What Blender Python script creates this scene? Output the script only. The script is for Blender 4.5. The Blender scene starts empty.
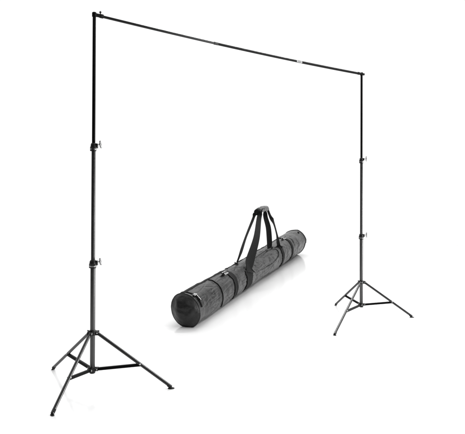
import bpy, bmesh, math, random
from mathutils import Vector, Matrix, noise
random.seed(4)
C = bpy.context.scene.collection
scn = bpy.context.scene
V = Vector

# ------------------------------------------------------------------ materials
def mat(name, col, rough=.5, metal=0, spec=.5, bump=None, colvar=None, roughvar=None, coat=0, sheen=0):
    m = bpy.data.materials.new(name); m.use_nodes = True
    nt = m.node_tree; b = nt.nodes['Principled BSDF']
    b.inputs['Base Color'].default_value = (*col, 1)
    b.inputs['Roughness'].default_value = rough
    b.inputs['Metallic'].default_value = metal
    b.inputs['Specular IOR Level'].default_value = spec
    b.inputs['Coat Weight'].default_value = coat
    b.inputs['Sheen Weight'].default_value = sheen
    tc = nt.nodes.new('ShaderNodeTexCoord')
    def nz(scale, detail=4):
        n = nt.nodes.new('ShaderNodeTexNoise'); n.inputs['Scale'].default_value = scale
        n.inputs['Detail'].default_value = detail; nt.links.new(tc.outputs['Object'], n.inputs['Vector']); return n
    if colvar:
        sc, lo, hi = colvar
        n = nz(sc); r = nt.nodes.new('ShaderNodeValToRGB')
        r.color_ramp.elements[0].position = .3; r.color_ramp.elements[1].position = .7
        r.color_ramp.elements[0].color = (*[c*lo for c in col], 1); r.color_ramp.elements[1].color = (*[min(1, c*hi) for c in col], 1)
        nt.links.new(n.outputs['Fac'], r.inputs['Fac']); nt.links.new(r.outputs['Color'], b.inputs['Base Color'])
    if roughvar:
        sc, lo, hi = roughvar
        n = nz(sc); r = nt.nodes.new('ShaderNodeMapRange')
        r.inputs['From Min'].default_value = .3; r.inputs['From Max'].default_value = .7
        r.inputs['To Min'].default_value = lo; r.inputs['To Max'].default_value = hi
        nt.links.new(n.outputs['Fac'], r.inputs['Value']); nt.links.new(r.outputs['Result'], b.inputs['Roughness'])
    if bump:
        prev = None
        for sc, st, dist in bump:
            n = nz(sc, 5); bp = nt.nodes.new('ShaderNodeBump')
            bp.inputs['Strength'].default_value = st; bp.inputs['Distance'].default_value = dist
            nt.links.new(n.outputs['Fac'], bp.inputs['Height'])
            if prev: nt.links.new(prev.outputs['Normal'], bp.inputs['Normal'])
            prev = bp
        nt.links.new(prev.outputs['Normal'], b.inputs['Normal'])
    return m

M = dict(
    paint=mat('black_paint', (.016, .016, .016), .36, 0, .6, bump=[(220, .08, .001)], roughvar=(60, .28, .42)),
    satin=mat('satin_black_tube', (.020, .020, .020), .36, 0, .85, roughvar=(40, .38, .48)),
    legpaint=mat('gloss_black_leg_paint', (.014, .014, .014), .24, 0, .55, roughvar=(60, .18, .3)),
    barsheen=mat('black_bar_sheen', (.004, .004, .004), .2, 0, .16, roughvar=(60, .16, .24)),
    bar=mat('black_bar_paint', (.003, .003, .003), .4, 0, .07, roughvar=(40, .35, .5)),
    plastic=mat('black_plastic', (.010, .010, .010), .4, 0, .25, bump=[(300, .1, .001)]),
    rubber=mat('rubber', (.012, .012, .012), .7, 0, .3, bump=[(200, .2, .001)]),
    steel=mat('zinc_plated_steel', (.62, .62, .62), .25, 1, .5, roughvar=(90, .18, .4)),
    castgrey=mat('cast_grey_metal', (.3, .3, .3), .38, .9, .5, bump=[(150, .15, .001)], roughvar=(70, .3, .5)),
    label=mat('white_sticker', (.33, .33, .33), .45, 0, .4, colvar=(60, .6, 1.3)),
    ink=mat('grey_ink', (.03, .03, .03), .5),
    nylon=mat('dark_grey_nylon', (.006, .006, .006), .3, 0, .24, bump=[(3, .5, .09), (11, .14, .016), (200, .3, .002)],
              colvar=(160, .9, 1.12), roughvar=(5, .26, .36)),
    panel=mat('end_panel_nylon', (.009, .009, .009), .44, 0, .3, bump=[(12, .35, .03), (170, .4, .003)], colvar=(200, .85, 1.2)),
    web=mat('black_webbing', (.005, .005, .005), .7, 0, .12, bump=[(120, .4, .003)], colvar=(70, .7, 1.6)),
    piping=mat('black_piping', (.012, .012, .012), .35, 0, .5),
    grip=mat('grey_grip_wrap', (.08, .08, .08), .6, 0, .3, bump=[(30, .7, .02), (120, .5, .004)], colvar=(16, .45, 2.1)),
    buckle=mat('metal_buckle', (.6, .6, .6), .26, 1, .5),
)

# ------------------------------------------------------------------ helpers
def obj(name, bm, m, parent=None, smooth=True, sharp=40):
    bmesh.ops.recalc_face_normals(bm, faces=bm.faces)
    me = bpy.data.meshes.new(name); bm.to_mesh(me); bm.free()
    if m: me.materials.append(m)
    if smooth:
        for p in me.polygons: p.use_smooth = True
        me.set_sharp_from_angle(angle=math.radians(sharp))
    o = bpy.data.objects.new(name, me); C.objects.link(o)
    if parent: o.parent = parent
    return o
def thing(name, label, cat, loc=(0, 0, 0), group=None):
    o = bpy.data.objects.new(name, None); C.objects.link(o); o.location = loc
    o['label'] = label; o['category'] = cat
    if group: o['group'] = group
    return o
def frame(d):
    d = d.normalized(); u = V((0, 0, 1)) if abs(d.z) < .95 else V((1, 0, 0))
    a = d.cross(u).normalized(); b = a.cross(d).normalized(); return a, b
def tube(bm, pts, rads, n=20, caps=True):
    """circular sweep along pts, one radius per point"""
    pts = [V(p) for p in pts]; rings = []
    a = b = None
    for i, p in enumerate(pts):
        d = (pts[min(i+1, len(pts)-1)] - pts[max(i-1, 0)])
        if d.length < 1e-9: d = pts[-1]-pts[0]
        if a is None: a, b = frame(d)
        else:
            dn = d.normalized(); a = (a - dn*a.dot(dn)).normalized(); b = a.cross(dn)
        rings.append([bm.verts.new(p + (a*math.cos(t) + b*math.sin(t))*rads[i]) for t in [2*math.pi*k/n for k in range(n)]])
    for r, q in zip(rings, rings[1:]):
        for k in range(n): bm.faces.new((r[k], r[(k+1) % n], q[(k+1) % n], q[k]))
    if caps: bm.faces.new(rings[0]); bm.faces.new(rings[-1])
def lathe(bm, p0, d, prof, n=28):
    """profile = [(distance along d, radius)]"""
    p0 = V(p0); d = V(d).normalized(); a, b = frame(d); rings = []
    for h, r in prof:
        rings.append([bm.verts.new(p0 + d*h + (a*math.cos(t)+b*math.sin(t))*max(r, 1e-4)) for t in [2*math.pi*k/n for k in range(n)]])
    for r, q in zip(rings, rings[1:]):
        for k in range(n): bm.faces.new((r[k], r[(k+1) % n], q[(k+1) % n], q[k]))
    bm.faces.new(rings[0]); bm.faces.new(rings[-1])
def box(bm, c, ax, half, bev=.0):
    """oriented box: centre, (x,y,z) axes, half sizes, bevelled"""
    t = bmesh.new(); bmesh.ops.create_cube(t, size=2)
    ax = [V(a).normalized() for a in ax]
    for v in t.verts: v.co = V(c) + ax[0]*v.co.x*half[0] + ax[1]*v.co.y*half[1] + ax[2]*v.co.z*half[2]
    if bev: bmesh.ops.bevel(t, geom=t.edges[:], offset=bev, segments=3, affect='EDGES', profile=.5)
    me = bpy.data.meshes.new('tmp'); t.to_mesh(me); t.free(); bm.from_mesh(me); bpy.data.meshes.remove(me)
def channel(bm, p0, p1, out, w, h, th):
    """U-section bar from p0 to p1, open towards out"""
    p0, p1 = V(p0), V(p1); d = (p1-p0).normalized()
    o = (V(out) - d*V(out).dot(d)).normalized(); s = d.cross(o).normalized()
    w2 = w/2; r = .0035
    prof = [(-w2, h/2), (-w2, -h/2+r), (-w2+r*.3, -h/2+r*.3), (-w2+r, -h/2), (w2-r, -h/2), (w2-r*.3, -h/2+r*.3), (w2, -h/2+r), (w2, h/2),
            (w2-th, h/2), (w2-th, -h/2+th+.001), (-w2+th, -h/2+th+.001), (-w2+th, h/2)]
    A = [bm.verts.new(p0 + s*x + o*y) for x, y in prof]; B = [bm.verts.new(p1 + s*x + o*y) for x, y in prof]
    n = len(prof)
    for k in range(n): bm.faces.new((A[k], A[(k+1) % n], B[(k+1) % n], B[k]))
    bm.faces.new(A); bm.faces.new(B)

# ------------------------------------------------------------------ the two light stands
def light_stand(label, base, z, feet, rr, knobdir):
    """z: hub_low, hub_top, lower clamp, upper clamp, tube end. feet: world xy. rr: tube radii low, mid, top"""
    X, Y, lean = base
    t = thing('light_stand', label, 'light stand', (X, Y, 0), 'tripod stands holding up the crossbar')
    ax = lambda h: V((lean*(h-z[0])/(z[4]-z[0]), 0, h))
    up = (ax(1)-ax(0)).normalized()
    kd = V(knobdir).normalized()
    def part(name, fn, m, parent=t, **k):
        bm = bmesh.new(); fn(bm); return obj(name, bm, m, parent, **k)
    # tubes
    part('lower_tube', lambda b: tube(b, [ax(z[0]-.012), ax(z[0]-.009), ax(z[2]+.006), ax(z[2]+.01)], [rr[0]*.9, rr[0], rr[0], rr[0]*.9], 32), M['satin'])
    part('middle_tube', lambda b: tube(b, [ax(z[2]-.03), ax(z[3]+.006), ax(z[3]+.01)], [rr[1], rr[1], rr[1]*.9], 32), M['paint'])
    part('upper_tube', lambda b: tube(b, [ax(z[3]-.03), ax(z[4]-.004), ax(z[4])], [rr[2], rr[2], rr[2]*.9], 32), M['bar'])
    # clamps with wing knobs
    for h, r0, r1 in ((z[2], rr[0], rr[1]), (z[3], rr[1], rr[2])):
        def collar(b, h=h, r0=r0, r1=r1):
            lathe(b, ax(h-.03), up, [(0, r0+.001), (.002, r0+.0045), (.018, r0+.0045), (.021, r0+.0065), (.032, r0+.0068), (.046, r0+.006), (.054, r1+.006), (.058, r1+.003)])
            box(b, ax(h+.008)+kd*(r0+.006), (kd, up, kd.cross(up)), (.010, .017, .010), .003)      # clamp lug
            box(b, ax(h-.012)-kd*(r0+.004), (kd, up, kd.cross(up)), (.005, .016, .008), .002)
        c = part('clamp_collar', collar, M['plastic'])
        part('ring', lambda b, h=h, r0=r0: lathe(b, ax(h-.018), up, [(0, r0+.003), (.001, r0+.0068), (.006, r0+.0068), (.007, r0+.003)]), M['steel'], c)
        part('lock_nut', lambda b, h=h, r0=r0: lathe(b, ax(h-.008)+kd*(r0+.004)-V((0, .012, 0)), (.35, -1, 0), [(0, .007), (.006, .0075), (.008, .006)], 6), M['steel'], c)
        def knob(b, h=h, r0=r0):
            p = ax(h+.018)
            lathe(b, p+kd*(r0+.002), kd, [(0, .0045), (.026, .0045), (.0265, .009), (.034, .009), (.036, .006)], 20)
        k = part('knob_shaft', knob, M['steel'], c)
        def wing(b, h=h, r0=r0):
            q = ax(h+.018)+kd*(r0+.031)
            lathe(b, q-kd*.004, kd, [(0, .008), (.003, .0115), (.012, .0105), (.014, .007)], 20)
            side = kd.cross(up)
            wd = (up*.94+side*.35).normalized()
            for s in (-1, 1):
                tube(b, [q+wd*s*.004+kd*.003, q+wd*s*.014+kd*.004, q+wd*s*.022+kd*.006, q+wd*s*.027+kd*.008], [.006, .0062, .0066, .0035], 12)
        part('wing_knob', wing, M['castgrey'], c)
    # hubs
    dirs = [(V((fx-X, fy-Y, 0))).normalized() for fx, fy in feet]
    def hubtop(b):
        lathe(b, ax(z[1]-.022), up, [(0, rr[0]+.001), (.003, rr[0]+.007), (.026, rr[0]+.007), (.03, rr[0]+.004), (.036, rr[0]+.003), (.037, rr[0])])
        for d in dirs:
            s = d.cross(V((0, 0, 1)))
            for k in (-1, 1):
                box(b, ax(z[1]-.006)+d*(rr[0]+.011)+s*k*.0135, (d, s, V((0, 0, 1))), (.014, .0022, .013), .0015)
    ht = part('leg_hub', hubtop, M['plastic'])
    for d in dirs:
        s = d.cross(V((0, 0, 1)))
        part('bolt', lambda b, d=d, s=s: lathe(b, ax(z[1]-.004)+d*(rr[0]+.017)-s*.019, s, [(0, .004), (.002, .0055), (.0355, .0055), (.038, .004)], 14), M['steel'], ht)
    def hublow(b):
        lathe(b, ax(z[0]-.03), up, [(0, rr[0]-.006), (.002, rr[0]+.001), (.008, rr[0]+.004), (.034, rr[0]+.004), (.038, rr[0]+.001)])
        for d in dirs:
            s = d.cross(V((0, 0, 1)))
            for k in (-1, 1):
                box(b, ax(z[0])+d*(rr[0]+.010)+s*k*.0125, (d, s, V((0, 0, 1))), (.013, .002, .010), .0013)
    hl = part('brace_hub', hublow, M['plastic'])
    for d in dirs:
        s = d.cross(V((0, 0, 1)))
        part('bolt', lambda b, d=d, s=s: lathe(b, ax(z[0])+d*(rr[0]+.016)-s*.017, s, [(0, .0035), (.002, .005), (.0315, .005), (.034, .0035)], 14), M['steel'], hl)
    # legs and braces
    for (fx, fy), d in zip(feet, dirs):
        f = V((fx-X, fy-Y, 0)); top = ax(z[1]-.006)+d*(rr[0]+.014); s = d.cross(V((0, 0, 1)))
        ld = (f+V((0, 0, .016))-top); q = .58; j = top+ld*q
        out = V((0, 0, 1))+d*.25
        leg = part('leg', lambda b: tube(b, [top-ld.normalized()*.010, top-ld.normalized()*.008, f+V((0, 0, .012))], [.0085, .0112, .0112], 24), M['legpaint'])
        def foot(b):
            ln = ld.normalized()
            e = f+V((0, 0, .010))
            lathe(b, e-ln*.03, ln, [(0, .0105), (.002, .0124), (.022, .0124), (.032, .0095)], 20)
            side = V((-d.y, d.x, 0))
            n = 24; lo = []; hi = []; tp = []
            for k in range(n):
                a = 2*math.pi*k/n
                r = d*math.cos(a)*.016+side*math.sin(a)*.016+V((math.cos(a)*.008, 0, 0))
                lo.append(b.verts.new(f+V((0, 0, .0005))+r)); hi.append(b.verts.new(f+V((0, 0, .0035))+r*.97)); tp.append(b.verts.new(f+V((0, 0, .007))+r*.6))
            b.faces.new(lo); b.faces.new(tp)
            for A, B in ((lo, hi), (hi, tp)):
                for k in range(n): b.faces.new((A[k], A[(k+1) % n], B[(k+1) % n], B[k]))
        part('rubber_foot', foot, M['rubber'], leg)
        part('rivet', lambda b: lathe(b, j-s*.016, s, [(0, .003), (.002, .005), (.030, .005), (.032, .003)], 14), M['steel'], leg)
        a0 = ax(z[0])+d*(rr[0]+.012); jb = j-V((0, 0, .006))
        bd = (jb-a0).normalized()
        part('brace', lambda b: channel(b, a0, jb+bd*.006, V((0, 0, -1)), .019, .019, .003), M['bar'])
    # spigot
    part('spigot', lambda b: lathe(b, ax(z[4]-.002), up, [(0, .0075), (.012, .0075), (.014, .006), (.018, .006), (.02, .0078), (.027, .0078), (.029, .006)], 20), M['plastic'])
    return t

light_stand('larger-looking black tripod stand nearest the viewer, holding the higher left end of the crossbar',
            (-.9695, 3.599, .013), (.139, .395, .8655, 1.675, 2.575), [(-1.3704, 3.9745), (-1.1075, 3.1959), (-.4254, 3.6087)],
            (.0172, .0138, .0114), (1, -.12, 0))
light_stand('smaller-looking black tripod stand farther back, holding the crossbar end beyond the rolled-up bag',
            (1.3707, 5.534, .003), (.126, .3683, .8494, 1.6582, 2.562), [(1.1934, 6.0193), (.9522, 4.8497), (1.894, 5.4897)],
            (.0176, .0144, .0114), (1, -.25, 0))

# ------------------------------------------------------------------ the crossbar
P0 = V((-.9565, 3.599, 2.592)); P1 = V((1.3737, 5.534, 2.579))
bt = thing('crossbar', 'long thin black telescopic crossbar spanning the tops of both tripod stands', 'crossbar', P0)
bd = P1-P0; bn = bd.normalized(); bs = bn.cross(V((0, 0, 1))).normalized()
def B(s): return bd*s - V((0, 0, .017*4*s*(1-s)))
def bar(name, s0, s1, r, m, prof=False):
    bm = bmesh.new(); n = 24
    pts = [B(s0+(s1-s0)*i/n) for i in range(n+1)]
    tube(bm, pts, [r]*(n+1), 24); return obj(name, bm, m, bt)
bar('tube_section', .018, .352, .0094, M['barsheen'])
bar('tube_section', .35, .674, .0104, M['bar'])
bar('tube_section', .692, .992, .0118, M['bar'])
bar('section_joint', .346, .358, .0116, M['plastic'])
slv = bar('joint_sleeve', .668, .696, .0108, M['castgrey'])
slv2 = bar('sticker', .671, .690, .0122, M['label']); slv2.parent = slv
bm = bmesh.new()
for s, w in ((.6735, .0012), (.6765, .0006), (.679, .0010), (.6815, .0006), (.684, .0014)):     # faint printed ticks round the sleeve
    tube(bm, [B(s), B(s+w)], [.0125]*2, 24)
o = obj('printed_mark', bm, M['ink'], slv)
# hooks at each end sitting over the spigots
def hook(s, sgn, knob):
    p = B(s)
    bm = bmesh.new()
    lathe(bm, p-V((0, 0, .016)), (0, 0, 1), [(0, .0125), (.002, .0155), (.028, .0155), (.032, .012), (.033, .007)])
    lathe(bm, p+bn*sgn*.006, bn*sgn, [(0, .0125), (.034, .0125), (.036, .0145), (.058, .0145), (.062, .0115)])
    h = obj('end_hook', bm, M['bar'], bt)
    bm = bmesh.new()
    if knob:
        q = p+bn*sgn*.045+V((0, 0, .01))
        lathe(bm, q, (0, 0, 1), [(0, .004), (.012, .004), (.0125, .0075), (.018, .0075), (.02, .005)], 16)
        tube(bm, [q+V((0, 0, .015))-bs*.011, q+V((0, 0, .021)), q+V((0, 0, .015))+bs*.011], [.003, .0045, .003], 10)
    else:
        q = p-bn*sgn*.014
        lathe(bm, q, -bn*sgn+V((0, 0, .08)), [(0, .006), (.012, .006), (.013, .009), (.018, .0125), (.026, .0128), (.031, .009), (.033, .003)], 20)
    obj('thumb_screw', bm, M['plastic'], h)
hook(0, 1, True); hook(1, -1, False)

# ------------------------------------------------------------------ the carrying bag
x1, y1, x2, y2, a1, b1, a2, b2 = -.465, 5.131, 1.227, 10.23, .15, .162, .22, .238
A0 = V((x1, y1, 0)); ad = V((x2-x1, y2-y1, 0)); BL = ad.length; ad.normalize(); an = V((ad.y, -ad.x, 0)); UP = V((0, 0, 1))
bag = thing('carrying_bag', 'long dark grey padded nylon bag lying on the white floor, webbing handles standing up', 'carry bag', A0)
def sstep(a, b, x):
    t = max(0, min(1, (x-a)/(b-a))); return t*t*(3-2*t)
def gauss(x, c, w): return math.exp(-((x-c)/w)**2)
bands = [(.215, .007), (.785, .007)]       # compression strap stations
def S(s, ph, off=0, detail=True):
    """bag surface, local to A0"""
    a = a1+(a2-a1)*s; b = b1+(b2-b1)*s
    c, q = math.cos(ph), math.sin(ph)
    k = 1.0
    k -= .050*math.sin(math.pi*max(0, min(1, s)))          # slack middle
    k += .018*math.sin(math.pi*min(1, s/.22)) if s < .22 else 0
    e = 2.35 if s > .82 else 2.1
    m = (abs(c)**e+abs(q)**e)**(-1/e)
    # the far end narrows in flat facets
    hx = sstep(.80, .97, s)*sstep(-.55, .1, math.sin(ph))
    pa = ((ph-math.radians(14)) % (math.pi/3))-math.pi/6
    m = m*(1-hx*.35)+(.94/math.cos(pa))*hx*.35
    m *= 1-.13*gauss(ph % (2*math.pi), math.radians(322), .62)*sstep(.80, 1, s)
    m *= 1-.075*math.cos(2*(ph-math.radians(45)))*(1-sstep(0, .3, s))
    w = 0
    if detail:
        for bs_, bw in bands: w -= .045*gauss(s, bs_, .010)
        w -= .03*gauss(s, .305, .02)
        P = V((s*BL*.7, c*.55, q*.55))
        lp = max(0, min(1, (1-abs(s-.5)*2)*6))
        n1 = noise.noise(P*1.3+V((3, 1, 7)))*.05 + noise.noise(P*3.1)*.04 + (abs(noise.noise(P*V((.6, 1, 1))*3.6))-.2)*.05
        # creases running round the bag and diagonal pulls
        cr = noise.noise(V((s*BL*3.6+ph*1.3, ph*.8, 2)))
        n2 = -.030*(1-min(1, abs(cr)/.16))**1.5+.012*abs(cr)
        cr2 = noise.noise(V((s*BL*1.9-ph*2.0, ph*1.1+s*4, 9)))
        n3 = -.038*(1-min(1, abs(cr2)/.13))**1.5+.02*abs(cr2)
        cr3 = noise.noise(V((s*BL*1.3+ph*1.7, ph*1.6-s*3, 21)))
        n3 -= .034*(1-min(1, abs(cr3)/.10))**1.5
        n4 = noise.noise(V((s*BL*6, ph*3, 4)))*.008
        tight = 1
        for c_ in (.124, .215, .315, .658, .785): tight *= 1-.75*gauss(s, c_, .022)
        w += (n1+n2+n3*1.3+n4*1.5)*(.12+.88*lp)*(1-.5*s)*tight
        # padded pocket seam: oval ridge on the front upper side
        r = k*m*(1+w)
    else: r = k*m
    zc = b
    p = ad*(s*BL) + an*(a*c*r) + UP*(zc + b*q*r)
    if off:
        nv = (an*c/a + UP*q/b).normalized(); p = p+nv*off
    # flat bottom on the floor
    if p.z < .004: p.z = .004+.0005*math.sin(s*60)
    return p
NS, NP = 760, 180
bm = bmesh.new(); R = []
for i in range(NS+1):
    s = i/NS; R.append([bm.verts.new(S(s, 2*math.pi*k/NP)) for k in range(NP)])
for i in range(NS):
    for k in range(NP): bm.faces.new((R[i][k], R[i][(k+1) % NP], R[i+1][(k+1) % NP], R[i+1][k]))
obj('body', bm, M['nylon'], bag, sharp=180)
# domed end panels
def endcap(s0, sgn, bulge, m):
    bm = bmesh.new(); n = 30; prev = None; cen = V((0, 0, 0)); ring = [S(s0, 2*math.pi*k/NP) for k in range(NP)]
    for p in ring: cen += p/NP
    for i in range(n+1):
        t = 1-i/n*.985
        rr_ = []
        for k in range(NP):
            p = cen+(ring[k]-cen)*t
            nz_ = noise.noise(V((p.x*7, p.y*7, p.z*7)))*.022*(1-t**6)+noise.noise(V((p.x*20, p.z*20, 3)))*.009*(1-t**6)
            rr_.append(bm.verts.new(p+ad*sgn*(bulge*(1-t**2.2)+nz_)))
        if prev:
            for k in range(NP): bm.faces.new((prev[k], prev[(k+1) % NP], rr_[(k+1) % NP], rr_[k]))
        prev = rr_
    bm.faces.new(prev)
    return obj('end_panel', bm, m, bag, sharp=180)
endcap(0, -1, .075, M['panel']); endcap(1, 1, .10, M['panel'])
def ring_piping(s, r, m=M['piping']):
    bm = bmesh.new(); n = 96
    pts = [S(s, 2*math.pi*k/n, .003) for k in range(n)]
    loop = []
    for k, p in enumerate(pts):
        d = (pts[(k+1) % n]-pts[k-1]).normalized(); a = ad; b = d.cross(a).normalized()
        loop.append([bm.verts.new(p+(a*math.cos(t)+b*math.sin(t))*r) for t in [2*math.pi*j/8 for j in range(8)]])
    for k in range(n):
        for j in range(8): bm.faces.new((loop[k][j], loop[k][(j+1) % 8], loop[(k+1) % n][(j+1) % 8], loop[(k+1) % n][j]))
    return obj('piping', bm, m, bag)
ring_piping(.001, .005); ring_piping(.997, .008)
# strips laid on the surface
def strip(name, path, width, th, m, parent=bag, off=.002, nw=6, across=None):
    """path of (s, phi) laid on the bag, given width in metres"""
    fine = []
    for (a, b), (c, d) in zip(path, path[1:]):
        L = (S(c, d)-S(a, b)).length; n = max(2, int(L/.02))
        fine += [(a+(c-a)*i/n, b+(d-b)*i/n) for i in range(n)]
    fine.append(path[-1])
    bm = bmesh.new(); rows = []
    for i, (s, ph) in enumerate(fine):
        s0, p0 = fine[max(i-1, 0)]; s1, p1 = fine[min(i+1, len(fine)-1)]
        a = a1+(a2-a1)*s
        ds, dp = (s1-s0)*BL, (p1-p0)*a; L = math.hypot(ds, dp) or 1
        ns, np_ = -dp/L, ds/L           # perpendicular in unrolled space
        row = []
        for j in range(nw+1):
            w = (j/nw-.5)*width; row.append((s+ns*w/BL, ph+np_*w/a))
        rows.append(row)
    top = [[bm.verts.new(S(s, p, off+th)) for s, p in r] for r in rows]
    bot = [[bm.verts.new(S(s, p, off-.01)) for s, p in r] for r in rows]
    for i in range(len(rows)-1):
        for j in range(nw):
            bm.faces.new((top[i][j], top[i][j+1], top[i+1][j+1], top[i+1][j]))
            bm.faces.new((bot[i][j], bot[i+1][j], bot[i+1][j+1], bot[i][j+1]))
        bm.faces.new((top[i][0], top[i+1][0], bot[i+1][0], bot[i][0]))
        bm.faces.new((top[i][nw], bot[i][nw], bot[i+1][nw], top[i+1][nw]))
    for i in (0, len(rows)-1):
        for j in range(nw): bm.faces.new((top[i][j], bot[i][j], bot[i][j+1], top[i][j+1]))
    return obj(name, bm, m, parent, sharp=50)
D = math.radians
def full(s, a=-60, b=215, n=24): return [(s, D(a+(b-a)*i/n)) for i in range(n+1)]
cs1 = strip('compression_strap', full(.215, -78), .115, .007, M['web'])
cs2 = strip('compression_strap', full(.785, -78), .095, .008, M['web'])
def buckle(s, ph, w, h, parent, m=M['buckle']):
    bm = bmesh.new(); c = S(s, ph, .016); a = a1+(a2-a1)*s; b = b1+(b2-b1)*s
    n = (an*math.cos(ph)/a+UP*math.sin(ph)/b).normalized(); t = ad.cross(n).normalized()
    box(bm, c+ad*w*.0, (ad, t, n), (w, h, .008), .004)
    obj('buckle', bm, m, parent)
    bm = bmesh.new(); box(bm, c+n*.010, (ad, t, n), (w*1.15, h*.22, .006), .003)
    obj('buckle_bar', bm, M['plastic'], parent)
buckle(.196, D(74), .06, .018, cs1); buckle(.774, D(76), .10, .018, cs2)
# zip along the top rear edge with sliders
zp = strip('zip', [(.008+.2*i/30, D(106-6*i/30)) for i in range(31)], .03, .004, M['web'])
strip('zip', [(.26+.52*i/60, D(112)) for i in range(61)], .03, .004, M['web'])
bm = bmesh.new(); c = S(.012, D(62), .014); box(bm, c, (ad, an, UP), (.03, .008, .007), .003); box(bm, c+ad*.02-UP*.03+an*.035, (ad, an-UP, an+UP), (.006, .03, .004), .002)
obj('zip_puller', bm, M['buckle'], zp)
# zip tape around the front end, just behind the piping
strip('zip', [(.014, D(10+i*5)) for i in range(23)], .022, .004, M['web'])
bm = bmesh.new(); c = S(.967, D(62), .008); lathe(bm, c-UP*.006, an*.6+UP, [(0, .02), (.008, .024), (.014, .018), (.016, .006)], 20)
obj('rivet', bm, M['plastic'], bag)
# raised seams
def seam(name, path, w=.016, m=M['nylon']): return strip(name, path, w, .006, m)
ov = []
cxs, cph = .48, D(36)
for i in range(65):
    t = 2*math.pi*i/64
    ex = abs(math.cos(t))**.7*math.copysign(1, math.cos(t)); ey = abs(math.sin(t))**.8*math.copysign(1, math.sin(t))
    ov.append((cxs+.135*ex, cph+D(36)*ey))
seam('pocket_seam', ov, .022)
seam('body_seam', [(.124, D(-40+8*i)) for i in range(18)], .006)

# handles: ribbons standing up from the bag to the grip
def ribbon(name, pts, wids, wvecs, th, m, parent=bag):
    """smooth ribbon through pts (local), width and width direction per point"""
    def cr(P, t):
        n = len(P)-1; i = min(int(t*n), n-1); u = t*n-i
        p0, p1, p2, p3 = P[max(i-1, 0)], P[i], P[i+1], P[min(i+2, n)]
        return .5*((2*p1)+(p2-p0)*u+(2*p0-5*p1+4*p2-p3)*u*u+(3*p1-p0-3*p2+p3)*u**3)
    N = 80; bm = bmesh.new(); rows = []
    for i in range(N+1):
        t = i/N; p = cr(pts, t); d = (cr(pts, min(1, t+.01))-cr(pts, max(0, t-.01))).normalized()
        w = cr(wids, t); wv = cr(wvecs, t); wv = (wv-d*wv.dot(d)).normalized(); nn = d.cross(wv)
        p = p+nn*.008*noise.noise(V((t*5, len(pts), 1)))
        sec = [(-.5, -.5), (-.25, -.5), (0, -.5), (.25, -.5), (.5, -.5), (.5, .5), (.25, .5), (0, .5), (-.25, .5), (-.5, .5)]
        rows.append([bm.verts.new(p+wv*x*w+nn*(y*th+.012*(x*x)*4*.4)) for x, y in sec])
    n = 10
    for r, q in zip(rows, rows[1:]):
        for k in range(n): bm.faces.new((r[k], r[(k+1) % n], q[(k+1) % n], q[k]))
    bm.faces.new(rows[0]); bm.faces.new(rows[-1])
    return obj(name, bm, m, parent, sharp=45)
G1 = V((.356, 7.6, .981))-A0; G2 = V((.538, 8.12, 1.011))-A0
camx = V((1, 0, 0))
fl, fr_ = S(.324, D(38), .01), S(.656, D(56), .01)
bl, br = S(.325, D(98), .01), S(.588, D(74), .01)
# front handle: wide left leg, thin right leg
ribbon('handle', [S(.32, D(22), .012), fl, fl+V((.02, .1, .10)), (fl+G1)/2+V((.045, -.02, .02)), G1+V((.03, -.04, -.08)), G1+V((.06, .02, .02)), (G1+G2)/2+V((0, 0, .015)),
                  G2+V((0, 0, .0)), G2+V((.045, .02, -.10)), G2*.62+fr_*.38+V((.03, 0, 0)), G2*.3+fr_*.7+V((.02, 0, 0)), fr_, S(.658, D(38), .012)],
       [.19, .16, .12, .088, .07, .07, .07, .07, .06, .055, .05, .055, .07],
       [ad, ad, ad*.5+camx*.5, camx, camx, V((.3, -1, .3)), V((.3, -1, .3)), V((.3, -1, .3)), V((.6, -1, 0)), V((.45, 1, 0)), V((.45, 1, 0)), camx, camx], .009, M['web'])
ribbon('handle', [S(.322, D(108), .012), bl, bl+V((.05, .05, .12)), (bl+G1)/2+V((-.015, 0, 0)), G1+V((-.05, .03, -.10)), G1+V((-.01, .05, .0)), (G1+G2)/2+V((0, .05, .012)),
                  G2+V((-.03, .05, -.03)), G2+V((-.02, .02, -.14)), (br+G2)/2+V((-.0, 0, 0)), br+V((-.005, 0, .10)), br, S(.588, D(60), .012)],
       [.08, .06, .055, .045, .05, .07, .07, .07, .07, .08, .082, .075, .075],
       [ad, ad, V((.4, 1, 0)), V((.3, 1, 0)), V((.5, 1, 0)), V((.3, -1, .3)), V((.3, -1, .3)), V((.3, -1, .3)), camx, camx, camx, camx, camx], .009, M['web'])
# webbing anchors continuing down the bag
strip('handle_anchor', [(.315+.0*i, D(40-6.5*i)) for i in range(18)], .23, .006, M['web'])
strip('handle_anchor', [(.658, D(54-7*i)) for i in range(16)], .12, .006, M['web'])
# grip wrap
bm = bmesh.new(); n = 36; N = 40; rows = []
gd = (G2-G1).normalized(); gs = gd.cross(UP).normalized()
ga, gb = G1+gd*.01+V((0, .02, 0)), G2-gd*.03+V((0, .02, 0))
for i in range(N+1):
    t = i/N; p = ga+(gb-ga)*t+UP*.018*math.sin(math.pi*t)
    e = 1-.10*abs(2*t-1)**6
    row = []
    for k in range(n):
        a = 2*math.pi*k/n; c, q = math.cos(a), math.sin(a)
        rx = .046*abs(c)**.8*math.copysign(1, c); rz = .042*abs(q)**.8*math.copysign(1, q)
        nn = 1+.16*noise.noise(V((t*4, c*1.5, q*1.5)))+.05*noise.noise(V((t*16, c*3, q*3)))
        row.append(bm.verts.new(p+(gs*rx+UP*rz)*e*nn))
    rows.append(row)
for r, q in zip(rows, rows[1:]):
    for k in range(n): bm.faces.new((r[k], r[(k+1) % n], q[(k+1) % n], q[k]))
bm.faces.new(rows[0]); bm.faces.new(rows[-1])
gw = obj('grip_wrap', bm, M['grip'], bag, sharp=60)
bm = bmesh.new()
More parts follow.
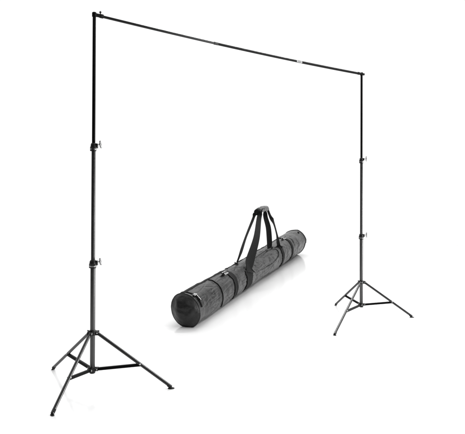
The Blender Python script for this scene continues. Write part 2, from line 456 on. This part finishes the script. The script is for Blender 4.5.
tube(bm, [ga+gd*(-.012), ga+gd*.0, ga+gd*.075+UP*.006, ga+gd*.085+UP*.007], [.036, .047, .048, .041], 28)
obj('grip_band', bm, M['web'], gw)

# ------------------------------------------------------------------ floor
bm = bmesh.new()
bmesh.ops.create_grid(bm, x_segments=8, y_segments=8, size=1, matrix=Matrix.Translation((0, 5.0, 0)) @ Matrix.Diagonal((11, 6.6, 1, 1)))
fm = mat('white_gloss_floor', (.86, .86, .86), .15, 0, .8)
fl_ = obj('floor', bm, fm); fl_['kind'] = 'structure'

# ------------------------------------------------------------------ light
w = bpy.data.worlds.new('World'); scn.world = w; w.use_nodes = True
w.node_tree.nodes['Background'].inputs['Color'].default_value = (1, 1, 1, 1)
# environment is white ahead and to the sides, darkened behind the camera for contrast
wn = w.node_tree.nodes; wl = w.node_tree.links
tc = wn.new('ShaderNodeTexCoord'); sx_ = wn.new('ShaderNodeSeparateXYZ'); mr = wn.new('ShaderNodeMapRange')
mr.interpolation_type = 'SMOOTHSTEP'
mr.inputs['From Min'].default_value = -.05; mr.inputs['From Max'].default_value = .45
mr.inputs['To Min'].default_value = .02; mr.inputs['To Max'].default_value = 1.02
wl.new(tc.outputs['Generated'], sx_.inputs[0]); wl.new(sx_.outputs['Y'], mr.inputs['Value'])
wl.new(mr.outputs['Result'], w.node_tree.nodes['Background'].inputs['Strength'])
def lamp(name, loc, tgt, sx, sy, power):
    l = bpy.data.lights.new(name, 'AREA'); l.shape = 'RECTANGLE'; l.size = sx; l.size_y = sy; l.energy = power
    o = bpy.data.objects.new(name, l); C.objects.link(o); o.location = loc
    o.rotation_euler = (V(tgt)-V(loc)).to_track_quat('-Z', 'Y').to_euler(); return o
lamp('softbox_overhead', (-1.6, 10.6, 7), (-1.6, 10.6, 0), 22, 23, 1460)
lamp('added_strip_side', (3.7, 4.6, 4.8), (.6, 4.4, .2), 4.2, .34, 115)  # added lamp, placed to draw a highlight along the right-hand legs
lamp('added_strip_back', (.6, 8.2, 5.4), (.2, 5, .2), 3.4, .4, 150)  # added lamp behind and above, brings out bright lines on legs and bag
lamp('softbox_right', (6.5, 3.2, 1.2), (.3, 5, .5), 1.8, 2.0, 420)

# ------------------------------------------------------------------ camera
cd = bpy.data.cameras.new('Camera'); cam = bpy.data.objects.new('Camera', cd); C.objects.link(cam)
cam.location = (0, 0, 1.44); cam.rotation_euler = (math.pi/2, 0, 0)
cd.sensor_width = 36; cd.lens = 520/465*36; cd.shift_y = -36/465; cd.clip_end = 2000
scn.camera = cam
scn.view_settings.view_transform = 'Standard'; scn.view_settings.look = 'None'
scn.view_settings.exposure = 0; scn.view_settings.gamma = 1
